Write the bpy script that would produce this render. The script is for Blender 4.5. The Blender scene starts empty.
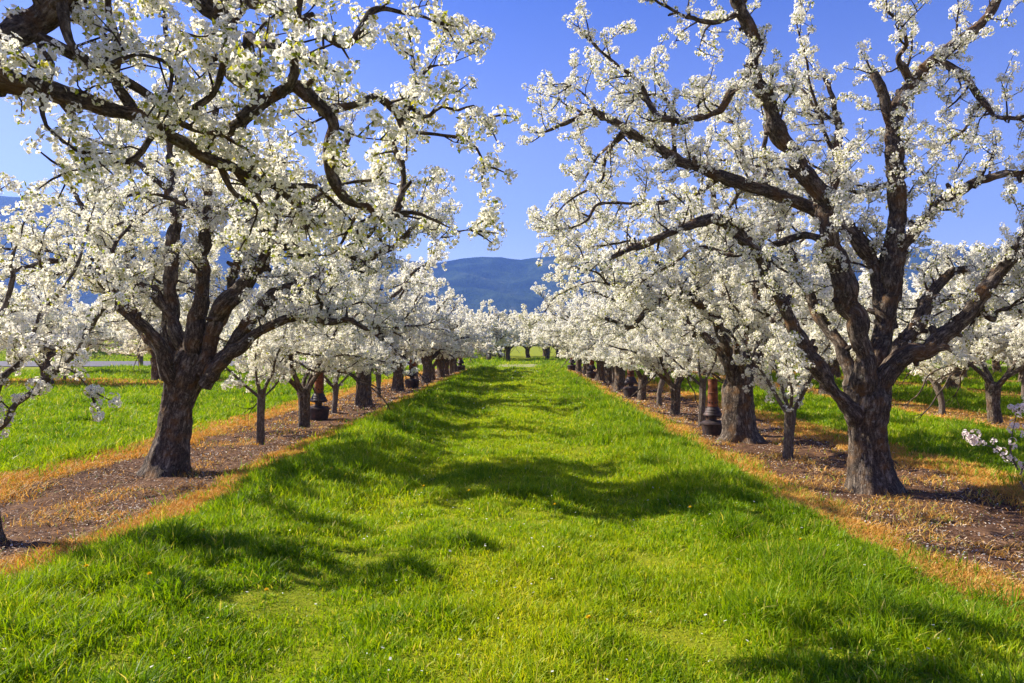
import bpy, math, random
import numpy as np
from math import radians as R

# ------------------------------------------------------------------ camera, sky, sun
S = bpy.context.scene
F, VX, VY, EYE = 740.0, 520.0, 346.0, 1.6          # focal length in pixels, vanishing point, eye height
cam = bpy.data.cameras.new('camera'); camo = bpy.data.objects.new('camera', cam)
S.collection.objects.link(camo); S.camera = camo
camo.location = (0, 0, EYE); camo.rotation_euler = (R(90), 0, 0)
cam.sensor_width = 36; cam.lens = F/1024*36
cam.shift_x = -(VX-512)/1024; cam.shift_y = (VY-341.5)/1024
cam.clip_start = 0.05; cam.clip_end = 20000

SUN_DIR = np.array([-1.0, 0.36, 0.0]); SUN_DIR /= np.linalg.norm(SUN_DIR); SUN_EL = 38
w = bpy.data.worlds.new('World'); S.world = w; w.use_nodes = True
nt = w.node_tree; bg = nt.nodes['Background']
sky = nt.nodes.new('ShaderNodeTexSky'); sky.sky_type = 'NISHITA'; sky.sun_disc = False
sky.sun_elevation = R(SUN_EL); sky.sun_rotation = math.atan2(SUN_DIR[0], SUN_DIR[1])
sky.altitude = 300; sky.air_density = 1.0; sky.dust_density = 0.6; sky.ozone_density = 4.0
tint = nt.nodes.new('ShaderNodeMix'); tint.data_type = 'RGBA'; tint.blend_type = 'MULTIPLY'
tint.inputs[0].default_value = 1
tcn = nt.nodes.new('ShaderNodeTexCoord'); sep = nt.nodes.new('ShaderNodeSeparateXYZ'); nt.links.new(tcn.outputs['Generated'], sep.inputs[0])
skr = nt.nodes.new('ShaderNodeValToRGB'); skr.color_ramp.elements.new(.3)          # deeper blue overhead, as through a polariser
for el_, (p_, c_) in zip(skr.color_ramp.elements, [(.08, (1.0, .82, .93)), (.26, (.88, .72, .95)), (.44, (.38, .45, .90))]): el_.position = p_; el_.color = (*c_, 1)
nt.links.new(sep.outputs[2], skr.inputs[0]); nt.links.new(skr.outputs[0], tint.inputs[7])
nt.links.new(sky.outputs[0], tint.inputs[6]); nt.links.new(tint.outputs[2], bg.inputs[0])
bg.inputs[1].default_value = 0.083

sun = bpy.data.lights.new('sun', 'SUN'); sun.energy = 5.0; sun.angle = R(0.55); sun.color = (1.0, 0.92, 0.77)
so = bpy.data.objects.new('sun', sun); S.collection.objects.link(so)
e = R(SUN_EL); sx, sy, sz = SUN_DIR[0]*math.cos(e), SUN_DIR[1]*math.cos(e), math.sin(e)
from mathutils import Vector
so.rotation_euler = Vector((sx, sy, sz)).to_track_quat('Z', 'Y').to_euler()

S.view_settings.view_transform = 'Standard'; S.view_settings.look = 'None'
S.view_settings.exposure = 1.3; S.view_settings.gamma = 1; S.view_settings.use_curve_mapping = False
S.render.engine = 'CYCLES'
cy = S.cycles
cy.max_bounces = 7; cy.diffuse_bounces = 5; cy.glossy_bounces = 2; cy.transmission_bounces = 4
cy.transparent_max_bounces = 4; cy.volume_bounces = 1; cy.sample_clamp_indirect = 8
cy.use_denoising = True
try:
    cy.denoiser = 'OPENIMAGEDENOISE'; cy.denoising_input_passes = 'RGB_ALBEDO_NORMAL'
except Exception: pass

rng = np.random.default_rng(7); random.seed(7)
def at(px, py, Y): return np.array([(px-VX)*Y/F, Y, EYE+(VY-py)*Y/F])

# ------------------------------------------------------------------ noise
def _h(ix, iy, iz, seed):
    n = (ix*374761393 + iy*668265263 + iz*2147483647 + seed*1274126177) & 0xFFFFFFFF
    n = ((n ^ (n >> 13))*1274126177) & 0xFFFFFFFF
    n = (n ^ (n >> 16)) & 0xFFFFFFFF
    return n/4294967295.0
def vnoise(p, seed=0):
    p = np.asarray(p, float); i = np.floor(p).astype(np.int64); f = p-i; f = f*f*(3-2*f)
    x, y, z = i[..., 0], i[..., 1], i[..., 2]; fx, fy, fz = f[..., 0], f[..., 1], f[..., 2]
    r = 0
    for dx in (0, 1):
        wx = fx if dx else 1-fx
        for dy in (0, 1):
            wy = fy if dy else 1-fy
            for dz in (0, 1):
                r = r + wx*wy*(fz if dz else 1-fz)*_h(x+dx, y+dy, z+dz, seed)
    return r*2-1
def n2(x, y, s, seed=0, oct=1):
    r = 0; a = 1; t = 0
    for k in range(oct):
        r = r + a*vnoise(np.stack([np.asarray(x)/s, np.asarray(y)/s, np.zeros_like(x)+seed*3.7], -1), seed+k)
        t += a; a *= .5; s = s*.5
    return r/t
def sm(a, b, x):
    t = np.clip((x-a)/(b-a), 0, 1); return t*t*(3-2*t)

# ------------------------------------------------------------------ materials
def mat(name):
    m = bpy.data.materials.new(name); m.use_nodes = True
    t = m.node_tree; t.nodes.clear(); o = t.nodes.new('ShaderNodeOutputMaterial')
    return m, t, o
def N(t, typ, **kw):
    n = t.nodes.new(typ)
    for k, v in kw.items(): setattr(n, k, v)
    return n
def noise(t, vec, scale, detail=4, rough=.6, dim='3D'):
    n = N(t, 'ShaderNodeTexNoise'); n.inputs['Scale'].default_value = scale
    n.inputs['Detail'].default_value = detail; n.inputs['Roughness'].default_value = rough
    if vec is not None: t.links.new(vec, n.inputs['Vector'])
    return n.outputs['Fac']
def ramp(t, fac, stops):
    n = N(t, 'ShaderNodeValToRGB'); cr = n.color_ramp
    while len(cr.elements) < len(stops): cr.elements.new(.5)
    for e_, (p, c) in zip(cr.elements, stops): e_.position = p; e_.color = (*c, 1)
    t.links.new(fac, n.inputs[0]); return n.outputs[0]
def mixc(t, f, a, b):
    n = N(t, 'ShaderNodeMix', data_type='RGBA')
    for s, v in ((0, f), (6, a), (7, b)):
        if isinstance(v, (int, float)): n.inputs[s].default_value = v
        elif isinstance(v, tuple): n.inputs[s].default_value = (*v, 1)
        else: t.links.new(v, n.inputs[s])
    return n.outputs[2]
def math_(t, op, a, b=0., c=0., clamp=False):
    n = N(t, 'ShaderNodeMath', operation=op, use_clamp=clamp)
    for s, v in enumerate((a, b, c)):
        if isinstance(v, (int, float)): n.inputs[s].default_value = v
        else: t.links.new(v, n.inputs[s])
    return n.outputs[0]
def attr(t, name, out='Fac'):
    n = N(t, 'ShaderNodeAttribute'); n.attribute_name = name; return n.outputs[out]
def princ(t, o, col, rough=.8, bump=None, dist=.01, spec=.3, strength=1., metallic=0.):
    p = N(t, 'ShaderNodeBsdfPrincipled'); p.inputs['Specular IOR Level'].default_value = spec
    p.inputs['Metallic'].default_value = metallic
    for s, v in (('Base Color', col), ('Roughness', rough)):
        if isinstance(v, (int, float)): p.inputs[s].default_value = v
        elif isinstance(v, tuple): p.inputs[s].default_value = (*v, 1)
        else: t.links.new(v, p.inputs[s])
    if bump is not None:
        b = N(t, 'ShaderNodeBump'); b.inputs['Distance'].default_value = dist; b.inputs['Strength'].default_value = strength
        t.links.new(bump, b.inputs['Height']); t.links.new(b.outputs[0], p.inputs['Normal'])
    if o is not None: t.links.new(p.outputs[0], o.inputs[0])
    return p

def bark_material(name, dark, mid, light, warm_lit=.5, scale=1.):
    m, t, o = mat(name); co = attr(t, 'bark_co', 'Vector')
    mp = N(t, 'ShaderNodeMapping'); mp.inputs['Scale'].default_value = (1, 1, .30); t.links.new(co, mp.inputs[0])
    def ridge(sc, det):
        n_ = noise(t, mp.outputs[0], sc*scale, det, .62)
        return math_(t, 'MULTIPLY', math_(t, 'ABSOLUTE', math_(t, 'SUBTRACT', n_, .5)), 5.0, clamp=True)
    edge = math_(t, 'ADD', math_(t, 'MULTIPLY', ridge(17, 3), .6), math_(t, 'MULTIPLY', ridge(38, 4), .4))
    fine = noise(t, co, 75*scale, 5, .75)
    big = noise(t, co, 5, 4, .6)
    h = math_(t, 'ADD', math_(t, 'MULTIPLY', edge, .62), math_(t, 'MULTIPLY', math_(t, 'SUBTRACT', fine, .2), .75))
    c = ramp(t, h, [(.18, dark), (.48, mid), (.9, light)])
    c = mixc(t, math_(t, 'MULTIPLY', math_(t, 'SUBTRACT', big, .5, clamp=True), warm_lit*6, clamp=True), c, (.22, .105, .03))  # orange-brown patches: warm sunlit bark put into the colour, with some lichen
    lich = math_(t, 'GREATER_THAN', noise(t, co, 22, 3, .5), .66)
    c = mixc(t, math_(t, 'MULTIPLY', lich, .45), c, (.30, .29, .24))
    princ(t, o, c, .9, h, .03, .15, 1.); return m
M = {}
M['bark'] = bark_material('old_bark', (.018, .013, .011), (.13, .10, .078), (.48, .40, .32))
M['bark_young'] = bark_material('young_bark', (.05, .038, .03), (.20, .16, .13), (.36, .31, .27), .1, 1.6)
M['twig'] = bark_material('twig_bark', (.035, .024, .018), (.12, .085, .065), (.22, .17, .13), .1, 2.0)

def leafy(name, stops, trans=.4, rough=.55, tcol=(1.0, 1.0, .55), spec=.25, attrn='tone'):
    m, t, o = mat(name); c = ramp(t, attr(t, attrn), stops)
    p = princ(t, None, c, rough, spec=spec)
    tr = N(t, 'ShaderNodeBsdfTranslucent'); t.links.new(mixc(t, 1.0, c, c), tr.inputs[0])
    mul = N(t, 'ShaderNodeMix', data_type='RGBA', blend_type='MULTIPLY'); mul.inputs[0].default_value = 1
    t.links.new(c, mul.inputs[6]); mul.inputs[7].default_value = (*tcol, 1); t.links.new(mul.outputs[2], tr.inputs[0])
    mx = N(t, 'ShaderNodeMixShader'); mx.inputs[0].default_value = trans
    t.links.new(p.outputs[0], mx.inputs[1]); t.links.new(tr.outputs[0], mx.inputs[2]); t.links.new(mx.outputs[0], o.inputs[0])
    return m
M['petal'] = leafy('petal', [(0, (.30, .24, .07)), (.2, (.42, .36, .10)), (.22, (.88, .83, .68)), (.6, (.95, .93, .86)), (1, (.95, .945, .91))], .48, .7, (1, .98, .90), .1)
M['petal_pink'] = leafy('petal_pink', [(0, (.32, .16, .10)), (.2, (.42, .26, .16)), (.22, (.86, .74, .68)), (1, (.93, .88, .85))], .35, .7, (1, .92, .9), .1)
M['leaf'] = leafy('young_leaf', [(0, (.14, .19, .02)), (.5, (.30, .35, .03)), (1, (.50, .44, .06))], .5, .45, (1, 1, .6))
M['grass'] = leafy('grass_blade', [(0, (.06, .14, .003)), (.35, (.17, .30, .003)), (.7, (.36, .46, .006)), (.88, (.52, .50, .02)), (1, (.66, .56, .18))], .5, .5, (1.15, 1.1, .5))
M['dry'] = leafy('dry_grass', [(0, (.32, .14, .03)), (.4, (.62, .32, .06)), (.75, (.76, .48, .13)), (.9, (.80, .64, .28)), (1, (.28, .38, .03))], .35, .6, (1.1, .95, .6))
M['conifer'] = leafy('conifer', [(0, (.012, .03, .015)), (1, (.03, .06, .02))], .1, .8)
M['shrub'] = leafy('shrub_leaf', [(0, (.06, .14, .01)), (1, (.24, .34, .03))], .4, .6)

# ------------------------------------------------------------------ object helpers
C = S.collection
def tag(o, label=None, cat=None, group=None, kind=None):
    if label: o['label'] = label
    if cat: o['category'] = cat
    if group: o['group'] = group
    if kind: o['kind'] = kind
    return o
def empty(name, loc=(0, 0, 0)):
    o = bpy.data.objects.new(name, None); C.objects.link(o); o.location = loc; o.empty_display_size = .3
    return o
class Geo:
    def __init__(s): s.v = []; s.f = []; s.n = 0; s.tone = []; s.co = []; s.mi = []
    def add(s, v, f, tone=None, co=None, mi=0):
        v = np.asarray(v, np.float32).reshape(-1, 3); f = np.asarray(f, np.int64).reshape(-1, 4)
        s.v.append(v); s.f.append(f+s.n); s.n += len(v)
        s.tone.append(np.zeros(len(v), np.float32) if tone is None else np.broadcast_to(np.asarray(tone, np.float32), (len(v),)))
        s.co.append(v if co is None else np.asarray(co, np.float32).reshape(-1, 3))
        s.mi.append(np.full(len(f), mi, np.int32))
    def mesh(s, name, mats, smooth=True, co=False):
        v = np.concatenate(s.v); f = np.concatenate(s.f)
        me = bpy.data.meshes.new(name); nf = len(f)
        me.vertices.add(len(v)); me.vertices.foreach_set('co', v.ravel())
        # faces whose last two indices are equal are triangles
        tri = f[:, 2] == f[:, 3]
        if tri.any():
            tot = np.where(tri, 3, 4); start = np.concatenate([[0], np.cumsum(tot)[:-1]])
            mask = np.ones((nf, 4), bool); mask[tri, 3] = False; idx = f[mask]
        else:
            tot = np.full(nf, 4); start = np.arange(nf)*4; idx = f.ravel()
        me.loops.add(len(idx)); me.loops.foreach_set('vertex_index', idx.astype(np.int32))
        me.polygons.add(nf); me.polygons.foreach_set('loop_start', start.astype(np.int32)); me.polygons.foreach_set('loop_total', tot.astype(np.int32))
        me.polygons.foreach_set('material_index', np.concatenate(s.mi))
        me.polygons.foreach_set('use_smooth', np.full(nf, smooth))
        a = me.attributes.new('tone', 'FLOAT', 'POINT'); a.data.foreach_set('value', np.concatenate(s.tone).astype(np.float32))
        if co:
            a = me.attributes.new('bark_co', 'FLOAT_VECTOR', 'POINT'); a.data.foreach_set('vector', np.concatenate(s.co).ravel())
        me.update(calc_edges=True)
        for m in (mats if isinstance(mats, (list, tuple)) else [mats]): me.materials.append(m)
        return me
    def obj(s, name, mats, parent=None, smooth=True, co=False):
        o = bpy.data.objects.new(name, s.mesh(name, mats, smooth, co)); C.objects.link(o); o.parent = parent; return o
def copy_tree(o, parent=None):
    c = o.copy(); C.objects.link(c); c.parent = parent
    for ch in list(o.children): copy_tree(ch, c)
    return c

# ------------------------------------------------------------------ tubes
def resample(P, rad, step):
    P = np.asarray(P, float); rad = np.asarray(rad, float)
    seg = np.linalg.norm(np.diff(P, axis=0), axis=1); s = np.concatenate([[0], np.cumsum(seg)])
    n = max(3, int(s[-1]/step)+1); u = np.linspace(0, s[-1], n)
    Pe = np.vstack([2*P[0]-P[1], P, 2*P[-1]-P[-2]])
    k = np.clip(np.searchsorted(s, u, side='right')-1, 0, len(seg)-1)
    t = ((u-s[k])/np.maximum(seg[k], 1e-6))[:, None]
    p0, p1, p2, p3 = Pe[k], Pe[k+1], Pe[k+2], Pe[k+3]
    Q = .5*((2*p1)+(p2-p0)*t+(2*p0-5*p1+4*p2-p3)*t*t+(3*p1-p0-3*p2+p3)*t**3)
    return Q, np.interp(u, s, rad), u
def tube(g, P, rad, k=8, bump=0., s0=0., seed=0, cap=True, lobes=None, tone=0.):
    P = np.asarray(P, float); rad = np.asarray(rad, float); n = len(P)
    T = np.gradient(P, axis=0); T /= np.linalg.norm(T, axis=1)[:, None]+1e-9
    u = np.cross(T[0], [0.13, .99, .05]); u /= np.linalg.norm(u)
    U = np.empty((n, 3))
    for i in range(n):
        u = u-T[i]*np.dot(u, T[i]); u /= np.linalg.norm(u)+1e-9; U[i] = u
    V = np.cross(T, U); th = np.linspace(0, 2*np.pi, k, endpoint=False)
    seg = np.linalg.norm(np.diff(P, axis=0), axis=1); s = np.concatenate([[0], np.cumsum(seg)])+s0
    cs, sn = np.cos(th), np.sin(th)
    co = np.stack([cs[None]*rad[:, None], sn[None]*rad[:, None], np.broadcast_to(s[:, None], (n, k))], -1)
    rr = np.broadcast_to(rad[:, None], (n, k)).copy()
    if lobes is not None: rr = rr*lobes(th[None], s[:, None])
    if bump > 0:
        q = np.stack([co[..., 0], co[..., 1], co[..., 2]], -1)
        lo = vnoise(q*np.array([5, 5, 3.])+seed*1.7, 3)
        hi = 1-np.abs(vnoise(q*np.array([26, 26, 7.])+seed, 11))*2
        h2 = vnoise(q*np.array([60, 60, 22.])+seed, 5)
        rr = rr*(1+.16*lo)+bump*(hi*.9+h2*.5)
    v = P[:, None]+rr[..., None]*(cs[None, :, None]*U[:, None]+sn[None, :, None]*V[:, None])
    i = np.arange(n-1)[:, None]*k; j = np.arange(k)[None]
    f = np.stack([i+j, i+(j+1) % k, i+k+(j+1) % k, i+k+j], -1).reshape(-1, 4)
    v = v.reshape(-1, 3); co = co.reshape(-1, 3)
    if cap:
        m = len(v); v = np.vstack([v, P[-1]+T[-1]*rad[-1]*.4]); co = np.vstack([co, [0, 0, s[-1]]])
        b = (n-1)*k; jj = np.arange(k)
        f = np.vstack([f, np.stack([b+jj, b+(jj+1) % k, np.full(k, m), np.full(k, m)], -1)])
    g.add(v, f, tone, co)

# ------------------------------------------------------------------ terrain
ROWS = [(-4.64, .98, 1.60, 1.78), (4.20, .98, 1.58, 1.74), (10.1, .55, 1.0, 1.1), (16.1, .5, .95, 1.0), (22.3, .5, .9, .9), (28.5, .5, .9, .9)]
ROAD_Y0, ROAD_Y1 = 56.5, 66.0
def height(x, y):
    z = .035*n2(x, y, 1.7, 1, 2)+.03*n2(x, y, 6., 4)
    al = sm(-3.4, -2.9, x)*(1-sm(2.4, 2.9, x))
    z = z+al*(.07+.05*n2(x, y, 1.1, 9))-al*.08*np.exp(-((x+1.2)/.45)**2)-al*.08*np.exp(-((x-.95)/.45)**2)
    for c, a, b, d in ROWS[:2]: z = z-.05*np.exp(-((x-c)/1.0)**4)
    far = sm(50, 54, y); z = z*(1-far)
    bank = sm(79, 112, y)*(1-sm(-26, -9, x)); z = z+bank*2.6+far*bank*.25*n2(x, y, 7, 21, 2)
    z = z+sm(82, 300, y)*1.5*(1-bank)
    return np.where(y > 1500, z-2, z)
def zones(x, y):
    """soil 0..1 and dryness 0..1"""
    wob = .26*n2(x, y, .45, 31, 3)+.19*n2(x, y, 2.3, 37)
    soil = np.zeros_like(x); dry = np.zeros_like(x); inr = 1-sm(50, 53, y)
    for i, (c, a, b, d) in enumerate(ROWS):
        dx = x-c
        inner = -1 if c > 0 else 1                       # side of the central alley
        o = np.where(dx*inner > 0, b, d)
        soil = np.maximum(soil, (1-sm(a-.14, a+.16, np.abs(dx)+wob))*inr*(1. if i < 2 else .55))
        dry = np.maximum(dry, (1-sm(o-.18, o+.16, np.abs(dx)+wob))*inr)
    lf = (1-sm(-13.5, -12.2, x))*sm(27.2, 28.2, y+wob*5)*(1-sm(35.2, 36.4, y+wob*5)); dry = np.maximum(dry, lf); soil = np.maximum(soil, lf*.35)
    return soil, dry
def axis(breaks):
    out = []
    for a, b, st in breaks: out.append(np.arange(a, b, st))
    return np.concatenate(out)
ys = [-6.]
while ys[-1] < 3100:
    y = ys[-1]; ys.append(y + (.3 if y < 2.5 else max(.05, .0085*y) if y < 60 else .05*y))
ys = np.array(ys)
xh = [0.]
while xh[-1] < 3000:
    x = xh[-1]; xh.append(x+(.055 if x < 7.5 else .2 if x < 20 else .06*x))
xs = np.concatenate([-np.array(xh[:0:-1]), xh])
XX, YY = np.meshgrid(xs, ys); ZZ = height(XX, YY)
so_, dr_ = zones(XX, YY)
near = (YY < 30)
ZZ = ZZ+np.where(near, so_*(.045*n2(XX, YY, .30, 51, 2)+.018*n2(XX, YY, .10, 55)), 0)
nx, ny = len(xs), len(ys)
g = Geo(); i = np.arange(ny-1)[:, None]*nx; j = np.arange(nx-1)[None]
f = np.stack([i+j, i+j+1, i+nx+j+1, i+nx+j], -1).reshape(-1, 4)
g.add(np.stack([XX, YY, ZZ], -1), f)
m, t, o = mat('orchard_ground')
geo = N(t, 'ShaderNodeNewGeometry').outputs['Position']
nf = noise(t, geo, 9, 6, .7); nb = noise(t, geo, 1.3, 4, .6); nff = noise(t, geo, 55, 4, .7)
soilc = ramp(t, math_(t, 'ADD', math_(t, 'MULTIPLY', nf, .6), math_(t, 'MULTIPLY', nff, .4)), [(.28, (.026, .013, .007)), (.48, (.095, .049, .027)), (.62, (.22, .125, .070)), (.78, (.42, .29, .18))])
dryc = ramp(t, nf, [(.3, (.24, .11, .025)), (.5, (.42, .23, .05)), (.75, (.55, .38, .12))])
grc = ramp(t, math_(t, 'ADD', math_(t, 'MULTIPLY', nf, .5), math_(t, 'MULTIPLY', nb, .5)), [(.3, (.09, .12, .006)), (.5, (.20, .23, .008)), (.7, (.36, .34, .03))])
a_s = math_(t, 'ADD', attr(t, 'soil'), math_(t, 'MULTIPLY', math_(t, 'SUBTRACT', nf, .5), .9))
a_d = math_(t, 'ADD', attr(t, 'dry'), math_(t, 'MULTIPLY', math_(t, 'SUBTRACT', nf, .5), .6))
ms = N(t, 'ShaderNodeMapRange'); ms.inputs[1].default_value = .4; ms.inputs[2].default_value = .6; t.links.new(a_s, ms.inputs[0])
md = N(t, 'ShaderNodeMapRange'); md.inputs[1].default_value = .4; md.inputs[2].default_value = .6; t.links.new(a_d, md.inputs[0])
c = mixc(t, ms.outputs[0], mixc(t, md.outputs[0], grc, dryc), soilc)
princ(t, o, c, .95, math_(t, 'ADD', nf, math_(t, 'MULTIPLY', nff, .5)), .03, .1)
M['ground'] = m
gr = g.obj('ground', m)
for nme, arr in (('soil', so_), ('dry', dr_)):
    a = gr.data.attributes.new(nme, 'FLOAT', 'POINT'); a.data.foreach_set('value', arr.ravel().astype(np.float32))
tag(gr, 'grassy orchard floor with bare brown soil strips under the tree rows', 'ground', kind='structure')

# road across the end of the rows and the pale track in front of it
def sheet(name, x0, x1, y0f, y1f, dz, mt, step=1.0):
    xx = np.arange(x0, x1+step, step); g = Geo(); k = 8
    tt = np.linspace(0, 1, k); X = np.repeat(xx[:, None], k, 1)
    Y = y0f(xx)[:, None]*(1-tt)+y1f(xx)[:, None]*tt; Z = height(X, Y)*0+np.maximum(height(X, Y), 0)+dz
    i = np.arange(len(xx)-1)[:, None]*k; j = np.arange(k-1)[None]
    g.add(np.stack([X, Y, Z], -1), np.stack([i+j, i+k+j, i+k+j+1, i+j+1], -1).reshape(-1, 4)); return g.obj(name, mt)
m, t, o = mat('asphalt'); geo = N(t, 'ShaderNodeNewGeometry').outputs['Position']
c = ramp(t, noise(t, geo, 1.5, 5, .6), [(.3, (.085, .08, .10)), (.7, (.15, .14, .16))]); princ(t, o, c, .85, noise(t, geo, 60, 3), .01)
tag(sheet('road', -140, -9, lambda x: 56.5+x*0, lambda x: 76+x*0, .05, m), 'grey asphalt lane crossing behind the left field', 'road', kind='structure')
m, t, o = mat('gravel_track'); geo = N(t, 'ShaderNodeNewGeometry').outputs['Position']
c = ramp(t, noise(t, geo, 1.2, 6, .7), [(.36, (.16, .22, .04)), (.52, (.30, .27, .12)), (.75, (.38, .31, .22))]); princ(t, o, c, .95, noise(t, geo, 30, 3), .02)
tag(sheet('track', -9, 60, lambda x: 54+1.2*n2(x, x*0, 5, 3)+6*(1-sm(-9, -3, x)), lambda x: 63+.8*n2(x, x*0, 4, 8)+5*(1-sm(-9, -3, x)), .05, m), 'pale gravel track crossing the far end of the grass alley', 'track', kind='structure')

# mountains
prof_px = np.array([-900, -300, -100, 30, 70, 137, 250, 440, 480, 523, 557, 614, 686, 800, 1024, 1500, 2100.])
prof_y = np.array([235, 200, 186, 197, 207, 225, 246, 262, 256, 259, 255, 251, 254, 251, 246, 240, 250.])
YR = 2450.
px = np.linspace(-800, 1900, 420); yy = np.linspace(0, 1, 70)
top = (VY-np.interp(px, prof_px, prof_y))*YR/F
PX, TT = np.meshgrid(px, yy); Y = 1250+TT*1700
X = (PX-VX)*YR/F
prof = np.where(TT < .706, sm(0, .706, TT)*.55+TT/.706*.45, 1-(TT-.706)*1.1)
Z = top[None]*prof
rid = (1-np.abs(n2(X, Y*1.0, 300, 61, 5))*2)
Z = Z+np.where(TT < .66, 1, .15)*(rid-1.1)*62*sm(0, .15, TT)*(1-sm(.60, .72, TT)*.8)+5*n2(X, Y, 60, 71, 2)*sm(0, .2, TT)-3*(1-sm(0, .08, TT))
g = Geo(); k = len(px); i = np.arange(len(yy)-1)[:, None]*k; j = np.arange(k-1)[None]
g.add(np.stack([X, Y, Z], -1), np.stack([i+j, i+j+1, i+k+j+1, i+k+j], -1).reshape(-1, 4))
m, t, o = mat('mountain_forest'); geo = N(t, 'ShaderNodeNewGeometry').outputs['Position']
c = ramp(t, noise(t, geo, .006, 6, .6), [(.36, (.008, .020, .014)), (.5, (.024, .048, .026)), (.60, (.055, .085, .04)), (.72, (.17, .15, .09))])
princ(t, o, c, .95, noise(t, geo, .03, 6, .75), 30., .05)
tag(g.obj('mountain', m), 'long forested mountain ridge, blue with distance', 'mountain', kind='structure')

# ------------------------------------------------------------------ blossom clusters
def rot_to(nv, spin):
    """rotation matrices taking +Z to unit vectors nv, with a spin about it"""
    nv = nv/np.linalg.norm(nv, axis=1)[:, None]
    a = np.where(np.abs(nv[:, 2:3]) < .9, np.array([[0, 0, 1.]]), np.array([[1., 0, 0]]))
    u = np.cross(a, nv); u /= np.linalg.norm(u, axis=1)[:, None]; v = np.cross(nv, u)
    c, s = np.cos(spin)[:, None], np.sin(spin)[:, None]
    return np.stack([u*c+v*s, v*c-u*s, nv], -1)
def fan_dirs(r, n, low=-.35):
    out = []
    while len(out) < n:
        d = r.normal(size=3); d /= np.linalg.norm(d)
        if d[2] > low and all(np.dot(d, q) < math.cos(1.35/math.sqrt(n)*1.2) or r.random() < .02 for q in out): out.append(d)
    return np.array(out)
def make_protos(lod, count=7):
    res = []
    r = np.random.default_rng(100+lod)
    for q in range(count):
        V = []; Fc = []; T = []; LV = []; LF = []; LT = []
        nfl = (11, 8, 6, 17)[lod]
        D = fan_dirs(r, nfl)
        for d in D:
            c = d*(r.uniform(.028, .048) if lod < 3 else r.uniform(.026, .054)); Rm = rot_to((d+r.normal(size=3)*.18)[None], np.array([r.uniform(0, 6.3)]))[0]
            if lod in (0, 3):
                for k in range(5):
                    a = k*1.2566+r.normal()*.08; cu = r.uniform(.1, .5); L = r.uniform(.0145, .0185)*(1 if lod == 0 else .80); W = L*.58
                    ca, sa = math.cos(a), math.sin(a)
                    q4 = [(0, 0, 0), (L*.6, -W, L*cu*.4), (L*1.02, 0, L*cu*.75), (L*.6, W, L*cu*.4)]
                    b = len(V)
                    for (x, y, z) in q4:
                        V.append(c+Rm@np.array([x*ca-y*sa, x*sa+y*ca, z])); 
                    tv = r.uniform(.45, 1); T += [tv*.75+.1, tv, tv, tv]; Fc.append((b, b+1, b+2, b+3))
                b = len(V); s = .0034 if lod == 0 else .0022
                for x, y in ((-s, -s), (s, -s), (s, s), (-s, s)): V.append(c+Rm@np.array([x, y, .005])); T.append(r.uniform(0, .15))
                Fc.append((b, b+1, b+2, b+3))
            elif lod == 1:
                s = r.uniform(.017, .021)
                for sg in (0, 1):
                    b = len(V); a = sg*math.pi+.3; ca, sa = math.cos(a), math.sin(a)
                    for (x, y, z) in ((0, -s, 0), (s, -s*.6, .007), (s, s*.6, .007), (0, s, 0)):
                        V.append(c+Rm@np.array([x*ca-y*sa, x*sa+y*ca, z]))
                    tv = r.uniform(.4, 1); T += [tv]*4; Fc.append((b, b+1, b+2, b+3))
                if r.random() < .5:
                    b = len(V); s = .004
                    for x, y in ((-s, -s), (s, -s), (s, s), (-s, s)): V.append(c+Rm@np.array([x, y, .006])); T.append(r.uniform(0, .15))
                    Fc.append((b, b+1, b+2, b+3))
            else:
                s = r.uniform(.024, .034); b = len(V)
                for (x, y, z) in ((-s, -s*.7, r.normal()*.005), (s*.8, -s, r.normal()*.005), (s, s*.8, r.normal()*.005), (-s*.7, s, r.normal()*.005)):
                    V.append(c+Rm@np.array([x, y, z]))
                tv = r.uniform(.3, 1); T += [tv]*4; Fc.append((b, b+1, b+2, b+3))
        for k in range((5, 3, 1, 5)[lod]):
            a = r.uniform(0, 6.3); el = r.uniform(-.25, .9); L = r.uniform(.028, .048)*(1, 1.15, 1.5, 1)[lod]; W = L*.26
            d = np.array([math.cos(a)*math.cos(el), math.sin(a)*math.cos(el), math.sin(el)]); sd = np.array([-math.sin(a), math.cos(a), 0])
            up = np.cross(d, sd); p0 = d*.018; b = len(LV)
            LV += [p0, p0+d*L*.5-sd*W+up*-.004, p0+d*L-up*L*.15, p0+d*L*.5+sd*W+up*-.004]; tv = r.uniform(.1, 1); LT += [tv]*4
            LF.append((b, b+1, b+2, b+3))
        res.append(tuple(np.array(z) for z in (V, Fc, T, LV, LF, LT)))
    return res
PROTO = {k: make_protos(k) for k in (0, 1, 2, 3)}
def put_clusters(gb, gl, P, D, sc, lod, r, leafp=1.):
    P = np.asarray(P); D = np.asarray(D); n = len(P)
    which = r.integers(0, len(PROTO[lod]), n); Rm = rot_to(D, r.uniform(0, 6.3, n))
    s = sc*r.uniform(.72, 1.18, n)
    for q, (V, Fc, T, LV, LF, LT) in enumerate(PROTO[lod]):
        ix = np.where(which == q)[0]
        if not len(ix): continue
        for G, v, f, tt, keep in ((gb, V, Fc, T, None), (gl, LV, LF, LT, leafp)):
            jx = ix if keep is None else ix[r.random(len(ix)) < keep]
            if not len(jx) or G is None: continue
            W = np.einsum('nij,vj->nvi', Rm[jx], v)*s[jx, None, None]+P[jx][:, None]
            ff = f[None]+(np.arange(len(jx))*len(v))[:, None, None]
            G.add(W.reshape(-1, 3), ff.reshape(-1, 4), np.tile(tt, len(jx)))

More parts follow.
